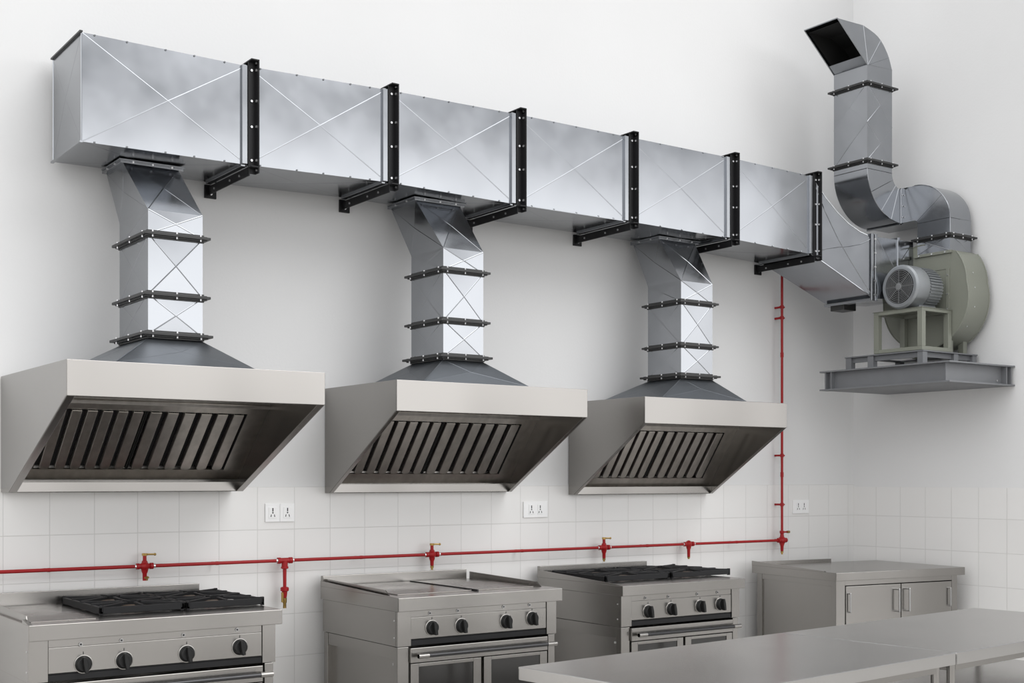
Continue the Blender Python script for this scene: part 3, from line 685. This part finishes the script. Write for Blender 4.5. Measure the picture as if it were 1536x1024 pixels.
def cooker(lab, x0, x1, yf, yb, zt, th, knobs, kind, lights):
    rg = thing('cooking_range', lab, 'range', ((x0 + x1) / 2, (yf + yb) / 2, 0), group='stainless cooking ranges along the wall')
    yp = yf + .03; H = .205; zs = zt - th; zb = zs - H
    xa, xb = x0 + .006, x1 - .03
    # worktop with its raised edges
    m = MB().box(x0, x1, yf, yb, zs, zt); w = m.build('worktop', 'ss', rg, bev=.003)
    if kind == 'griddle':
        for xx, s in ((x0 + .0, 1), (x1 - .008, -1)):
            xr = x0 + .03 if s == 1 else x1 - .05
            m = MB().prism([(yf + .16, zt), (yb, zt), (yb, zt + .048), (yf + .21, zt + .030)], 0, xr, xr + .006); m.build('side_rail', 'ss', rg, bev=.0015)
        MB().prism([(yf, zt - .0), (yb, zt), (yb, zt + .035)], 0, x0, x0 + .006).build('edge_upstand', 'ss', rg)
    elif kind == 'open':
        MB().prism([(yf, zt), (yb, zt), (yb, zt + .052), (yf + .05, zt + .006)], 0, x0, x0 + .008).build('edge_upstand', 'ss', rg, bev=.001)
    else:
        MB().prism([(yf + .11, zt), (yb, zt), (yb, zt + .05), (yf + .13, zt + .035)], 0, x0 + .02, x0 + .026).build('side_rail', 'ss', rg, bev=.0015)
        MB().prism([(yf, zt), (yf + .12, zt), (yf + .12, zt + .02)], 0, x0 + .0, x0 + .02).build('edge_upstand', 'ss', rg)
    bsx = x1 - (.08 if kind != 'open' else .1)
    MB().box(x0 + .012, bsx, yb - .012, yb + .02, zt - .01, zt + (.066 if kind == 'griddle' else .077)).build('backsplash', 'ss', rg, bev=.002)
    # upper control box
    m = MB().box(xa, xb, yp + .012, yb - .02, zb, zs); m.build('control_box', 'ss', rg, bev=.002)
    pw, pw2 = .092, .075
    for a, b in ((xa, xa + pw), (xb - pw2, xb)): MB().box(a, b, yp - .006, yp + .012, zb, zs).build('front_post', 'ss', rg, bev=.002)
    px0, px1 = xa + pw + .002, xb - pw2 - .002
    cp = MB().box(px0, px1, yp, yp + .012, zs - .166, zs - .041).box(px0, px1, yp + .001, yp + .012, zs - .039, zs - .001).build('control_panel', 'ss', rg, bev=.0015)
    MB().box(px0, px1, yp + .03, yp + .0115, zb, zs - .167).box(px0, px1, yp + .002, yp + .012, zb + .001, zb + .03).build('vent_strip', 'black', rg)
    for u, v in knobs:
        p = ay(u, v, yp); knob_at(rg, p.x, yp, p.z)
        MB().box(p.x - .002, p.x + .002, yp - .001, yp, p.z + .048, p.z + .062).build('dial_mark', 'slot', cp)
    for u, v in lights:
        p = ay(u, v, yp)
        l = MB().cyl((p.x, yp + .001, p.z), (p.x, yp - .004, p.z), .010, n=14).build('indicator', 'chrome', cp); MB().cyl((p.x, yp - .003, p.z), (p.x, yp - .006, p.z), .005, n=10).build('lens', 'slot', l)
    # rivets on the side
    for z in (zb + .05, zb + .15): bolt(rg, (xa, yp + .03, z), (-1, 0, 0), .005, .003, 'rivet')
    # lower frame
    xl0, xl1 = xa + .004, xb - .01; z1 = zb - .004
    for a, b, c, d in ((xl0, xl0 + .075, yp, yp + .05), (xl1 - .05, xl1, yp, yp + .05), (xl0, xl0 + .05, yb - .08, yb - .03), (xl1 - .05, xl1, yb - .08, yb - .03)):
        MB().box(a, b, c, d, 0, z1).build('leg', 'ss', rg, bev=.002)
    MB().box(xl0 + .004, xl0 + .03, yp + .05, yb - .08, z1 - .075, z1).build('side_rail', 'ss', rg, bev=.002)
    MB().box(xl0 + .035, xl0 + .041, yp + .05, yb - .08, .08, z1 - .075).build('side_panel', 'ss', rg)
    bolt(rg, (xl0 + .035, yp + .10, z1 - .11), (-1, 0, 0), .008, .006, 'rivet')
    MB().box(xl1 - .02, xl1 - .014, yp + .05, yb - .08, .08, z1).build('side_panel', 'ss', rg)
    MB().box(xl0 + .05, xl1 - .05, yb - .06, yb - .05, .08, z1).build('back_panel', 'ss', rg)
    MB().box(xl0 + .03, xl1 - .03, yp + .05, yb - .06, .07, .08).build('bottom_shelf', 'ss', rg)
    # oven front: header with handle bar, two glazed doors
    hx0, hx1 = px0 - .012, px1 + .0
    hd = MB().box(hx0, hx1, yp - .018, yp - .001, z1 - .094, z1 - .008).build('oven_header', 'ss', rg, bev=.003)
    hb = MB().cyl((hx0 + .03, yp - .055, z1 - .052), (hx1 + .035, yp - .055, z1 - .052), .0125, n=14).build('handle_bar', 'bar', hd)
    for xx in (hx0 + .03, hx1 - .03): MB().cyl((xx, yp - .055, z1 - .052), (xx + .07, yp - .055, z1 - .052), .0145, n=14).box(xx + .02, xx + .04, yp - .05, yp - .018, z1 - .06, z1 - .044).build('end_cap', 'ss', hb)
    dz1 = z1 - .10; dz0 = .1; xm = (hx0 + hx1) / 2 + .01
    for a, b in ((hx0 + .004, xm - .01), (xm + .01, hx1 - .0)):
        f = MB().box(a, a + .055, yp - .012, yp, dz0, dz1).box(b - .055, b, yp - .012, yp, dz0, dz1).box(a + .055, b - .055, yp - .012, yp, dz1 - .02, dz1).box(a + .055, b - .055, yp - .012, yp, dz0, dz0 + .05)
        d = f.build('oven_door', 'ss', rg, bev=.002); MB().box(a + .055, b - .055, yp - .006, yp - .002, dz0 + .05, dz1 - .02).build('door_glass', 'glass', d)
    return rg

RG = [dict(x0=1.605, x1=2.93, yf=-1.110, yb=-.10, zt=.880, th=.079), dict(x0=3.668, x1=4.858, yf=-1.086, yb=-.09, zt=.897, th=.080), dict(x0=5.399, x1=6.531, yf=-1.033, yb=-.085, zt=.879, th=.069)]
r = cooker('stainless range at the left with plain flat plate beside four black burners', knobs=[(125, 995.6), (186, 990), (280, 980), (359.5, 970)], lights=[(121, 966), (182, 960), (275, 952), (355.5, 944)], kind='plate', **RG[0])
q = RG[0]; zt = q['zt']
MB().box(q['x0'] + .04, q['x0'] + .36, q['yf'] + .12, q['yb'] - .05, zt - .002, zt + .004).build('flat_plate', 'plate', r, bev=.002, tag='plain steel plate with a darker sheen')
a = az(157, 925, zt); b = az(388, 906, zt); c_ = az(108, 902, zt)
gx0, gx1 = a.x, b.x; gy0 = (a.y + b.y) / 2 + .0; gy1 = min(c_.y, q['yb'] - .06)
gm = (gx0 + gx1) / 2
grate(r, gx0, gm - .008, gy0, gy1, zt + .001); grate(r, gm + .008, gx1, gy0, gy1, zt + .001)
r = cooker('stainless range in the middle with two smooth griddle plates on top', knobs=[(647.8, 941), (692, 938), (759, 931.6), (798, 927)], lights=[(644.5, 919.3), (686.5, 915.6), (755, 909.7), (794, 907)], kind='griddle', **RG[1])
q = RG[1]; zt = q['zt']; xm = q['x0'] + .53 * (q['x1'] - q['x0'])
MB().box(q['x0'] + .09, xm - .012, q['yf'] + .17, q['yb'] - .06, zt - .002, zt + .006).build('griddle_plate', 'plate', r, bev=.003)
MB().box(xm + .012, q['x1'] - .10, q['yf'] + .17, q['yb'] - .06, zt - .002, zt + .006).build('griddle_plate', 'plate', r, bev=.003)
MB().box(xm - .004, xm + .004, q['yf'] + .12, q['yb'] - .06, zt, zt + .012).build('divider_strip', 'bar', r)
r = cooker('stainless range at the right with black cast-iron burners, partly behind the worktable', knobs=[(972, 916.6), (1006.4, 913), (1050, 908.7), (1080, 905.7)], lights=[(967.7, 896.5), (1002, 894.5), (1045.5, 890.5), (1075.7, 888)], kind='open', **RG[2])
q = RG[2]; zt = q['zt']
a = az(922, 875, zt); b = az(1082, 861, zt); c_ = az(861, 859, zt + .02)
gx0, gx1 = a.x, b.x; gy0 = (a.y + b.y) / 2; gy1 = min(c_.y, q['yb'] - .06)
gm = (gx0 + gx1) / 2
grate(r, gx0, gm - .012, gy0, gy1, zt + .001); grate(r, gm + .012, gx1, gy0, gy1, zt + .001)

# ------------------------------------------------------------------ corner cabinet (own axes, front edge along local X)
cb = thing('storage_cabinet', 'stainless two-door cabinet standing in the corner behind the worktables', 'cabinet', (7.438, -1.086, 0), R(-6.8), local=True)
W, D, ZT = 1.359, .985, .88
MB().box(0, W, 0, D, ZT - .062, ZT).build('worktop', 'ss', cb, bev=.003)
MB().prism([(.12, ZT), (D, ZT), (D, ZT + .036), (.13, ZT + .006)], 0, 0, .008).build('edge_upstand', 'ss', cb)
MB().box(.008, W * .62, D - .012, D, ZT, ZT + .028).build('edge_upstand', 'ss', cb)
z1 = ZT - .062; xi, xj, yi, yj = .03, W - .05, .035, D - .03
for a, b, c, d in ((xi, xi + .09, yi, yi + .05), (xj - .06, xj, yi, yi + .05), (xi, xi + .05, yj - .06, yj), (xj - .05, xj, yj - .06, yj)):
    MB().box(a, b, c, d, 0, z1).build('corner_post', 'ss', cb, bev=.002)
MB().box(xi + .09, xj - .06, yi, yi + .03, z1 - .04, z1).build('top_rail', 'ss', cb, bev=.002)
MB().box(xi + .003, xi + .03, yi + .05, yj - .06, z1 - .045, z1).build('side_rail', 'ss', cb, bev=.002)
MB().box(xi + .012, xi + .018, yi + .05, yj - .06, .08, z1 - .045).build('side_panel', 'ss', cb)
MB().box(xi + .004, xi + .012, yi + .05, yi + .09, .08, z1 - .045).build('side_stile', 'ss', cb, bev=.001)
MB().box(xj - .02, xj - .012, yi + .05, yj - .06, .08, z1).build('side_panel', 'ss', cb)
MB().box(xi + .05, xj - .05, yj - .02, yj - .012, .08, z1).build('back_panel', 'ss', cb)
MB().box(xi + .02, xj - .02, yi + .05, yj - .06, .07, .08).build('bottom_shelf', 'ss', cb)
xm = (xi + .09 + xj - .06) / 2 + .01
for a, b, hs, ks in ((xi + .096, xm - .004, 1, 0), (xm + .004, xj - .066, 0, 1)):
    d = MB().box(a, b, yi - .004, yi + .018, .1, z1 - .046).build('cabinet_door', 'ss', cb, bev=.003)
    hx = b - .05 if hs else a + .05
    MB().tube([V((hx, yi - .004, z1 - .085)), V((hx, yi - .04, z1 - .085)), V((hx, yi - .04, z1 - .255)), V((hx, yi - .004, z1 - .255))], .0075, 10).build('handle', 'chrome', d)
    kx = a + .03 if hs else b - .03
    MB().tube([V((kx, yi - .004, z1 - .10)), V((kx, yi - .022, z1 - .10)), V((kx, yi - .022, z1 - .24)), V((kx, yi - .004, z1 - .24))], .006, 10).build('hinge', 'chrome', d)

# ------------------------------------------------------------------ two steel tables end to end
TA = R(5.65); T0 = V((3.27, -2.834, 0)); ux = V((math.cos(TA), math.sin(TA), 0))
def table(lab, loc, W, D=1.036, ZT=.75):
    t = thing('work_table', lab, 'table', loc, TA, group='steel worktables in the foreground', local=True)
    m = MB().box(0, W, -D, 0, ZT - .012, ZT)
    for a, b, c, d in ((0, W, -D, -D + .01), (0, W, -.01, 0), (0, .01, -D, 0), (W - .01, W, -D, 0)): m.box(a, b, c, d, ZT - .058, ZT - .006)
    m.build('tabletop', 'sst', t, bev=.003)
    for x in (.07, W - .07):
        for y in (-D + .07, -.07):
            l = MB().cyl((x, y, .03), (x, y, ZT - .012), .021, n=18).build('leg', 'ss', t)
            MB().lathe((x, y, 0), (0, 0, 1), [(0, .02), (.01, .024), (.03, .022)], 16).build('foot', 'knob', l)
    MB().box(.06, W - .06, -D + .06, -.06, .42, .455).build('undershelf', 'sst', t, bev=.003)
    MB().box(.09, W - .09, -D + .055, -D + .085, ZT - .10, ZT - .06).build('apron_rail', 'ss', t, bev=.002)
    MB().box(.055, .085, -D + .08, -.08, ZT - .10, ZT - .06).build('apron_rail', 'ss', t, bev=.002)
    MB().box(W - .085, W - .055, -D + .08, -.08, ZT - .10, ZT - .06).build('apron_rail', 'ss', t, bev=.002)
    return t
table('steel worktable with its free left corner in front of the griddle range', T0, 1.895)
table('steel worktable at the right edge, in front of the corner cabinet', T0 + ux * 1.898, 2.028)

# ------------------------------------------------------------------ light
# soft room light: dim walls all round, a bright band added in front for the metal to reflect, a light ceiling, and a broad key from the upper right
WORLD_RAMP = ((.46, (.42, .41, .40)), (.50, (.62, .61, .60)), (.58, (.62, .62, .63)), (.64, (.62, .63, .65)), (.70, (.76, .77, .79)), (.78, (.30, .31, .32)), (.88, (.28, .29, .30)), (.96, (1.7, 1.71, 1.72)))
BAND_AMT = 2.3
FILL_DIR = (-.78, -.40, .48); FILL_AMT = 1.6
KEY_DIR = (.33, -.66, .68); KEY_AMT = 4.3
w = bpy.data.worlds.new('world'); SC.world = w; w.use_nodes = True
nt = w.node_tree; N = nt.nodes; L = nt.links; bg = N['Background']
tc = N.new('ShaderNodeTexCoord'); nv = N.new('ShaderNodeVectorMath'); nv.operation = 'NORMALIZE'; L.new(tc.outputs['Generated'], nv.inputs[0])
sp = N.new('ShaderNodeSeparateXYZ'); L.new(nv.outputs['Vector'], sp.inputs[0])
def math_(op, a, b=None, clamp=False):
    n = N.new('ShaderNodeMath'); n.operation = op; n.use_clamp = clamp
    for k, x in enumerate((a, b)):
        if x is None: continue
        if isinstance(x, (int, float)): n.inputs[k].default_value = x
        else: L.new(x, n.inputs[k])
    return n.outputs[0]
mr = N.new('ShaderNodeMapRange'); mr.inputs['From Min'].default_value = -1; mr.inputs['From Max'].default_value = 1; L.new(sp.outputs['Z'], mr.inputs['Value'])
cr = N.new('ShaderNodeValToRGB'); L.new(mr.outputs['Result'], cr.inputs['Fac'])
E = cr.color_ramp.elements
E[0].position = 0; E[0].color = (.3, .3, .3, 1); E[1].position = 1; E[1].color = (1.5, 1.51, 1.52, 1)
for p, c in WORLD_RAMP:
    e_ = E.new(p); e_.color = (*c, 1)
def blob(d, c0, c1, amt):
    d = V(d).normalized(); n = N.new('ShaderNodeVectorMath'); n.operation = 'DOT_PRODUCT'; L.new(nv.outputs['Vector'], n.inputs[0]); n.inputs[1].default_value = d
    m_ = N.new('ShaderNodeMapRange'); m_.interpolation_type = 'SMOOTHSTEP'; L.new(n.outputs['Value'], m_.inputs['Value'])
    m_.inputs['From Min'].default_value = c0; m_.inputs['From Max'].default_value = c1; m_.inputs['To Max'].default_value = amt
    return m_.outputs['Result']
key = math_('ADD', blob(KEY_DIR, .90, .985, KEY_AMT), blob(FILL_DIR, .70, .95, FILL_AMT))
def smooth(x, a, b, c, d):
    m_ = N.new('ShaderNodeMapRange'); m_.interpolation_type = 'SMOOTHSTEP'; L.new(x, m_.inputs['Value'])
    for k_, v_ in zip(('From Min', 'From Max', 'To Min', 'To Max'), (a, b, c, d)): m_.inputs[k_].default_value = v_
    return m_.outputs['Result']
zc_ = sp.outputs['Z']
dt = N.new('ShaderNodeVectorMath'); dt.operation = 'DOT_PRODUCT'; L.new(nv.outputs['Vector'], dt.inputs[0]); dt.inputs[1].default_value = (.37, -.93, 0)
band = math_('MULTIPLY', math_('MULTIPLY', smooth(zc_, -.03, .03, 0, 1), smooth(zc_, .16, .33, 1, 0)), smooth(dt.outputs['Value'], .76, .985, 0, BAND_AMT))
key = math_('ADD', key, band)
ad = N.new('ShaderNodeVectorMath'); ad.operation = 'ADD'; L.new(cr.outputs['Color'], ad.inputs[0])
cbk = N.new('ShaderNodeCombineXYZ')
for k in range(3): L.new(key, cbk.inputs[k])
L.new(cbk.outputs[0], ad.inputs[1])
L.new(ad.outputs['Vector'], bg.inputs['Color']); bg.inputs['Strength'].default_value = 1.0
vs = SC.view_settings; vs.view_transform = 'Standard'; vs.look = 'None'; vs.gamma = 1; vs.exposure = -.07; vs.use_curve_mapping = False
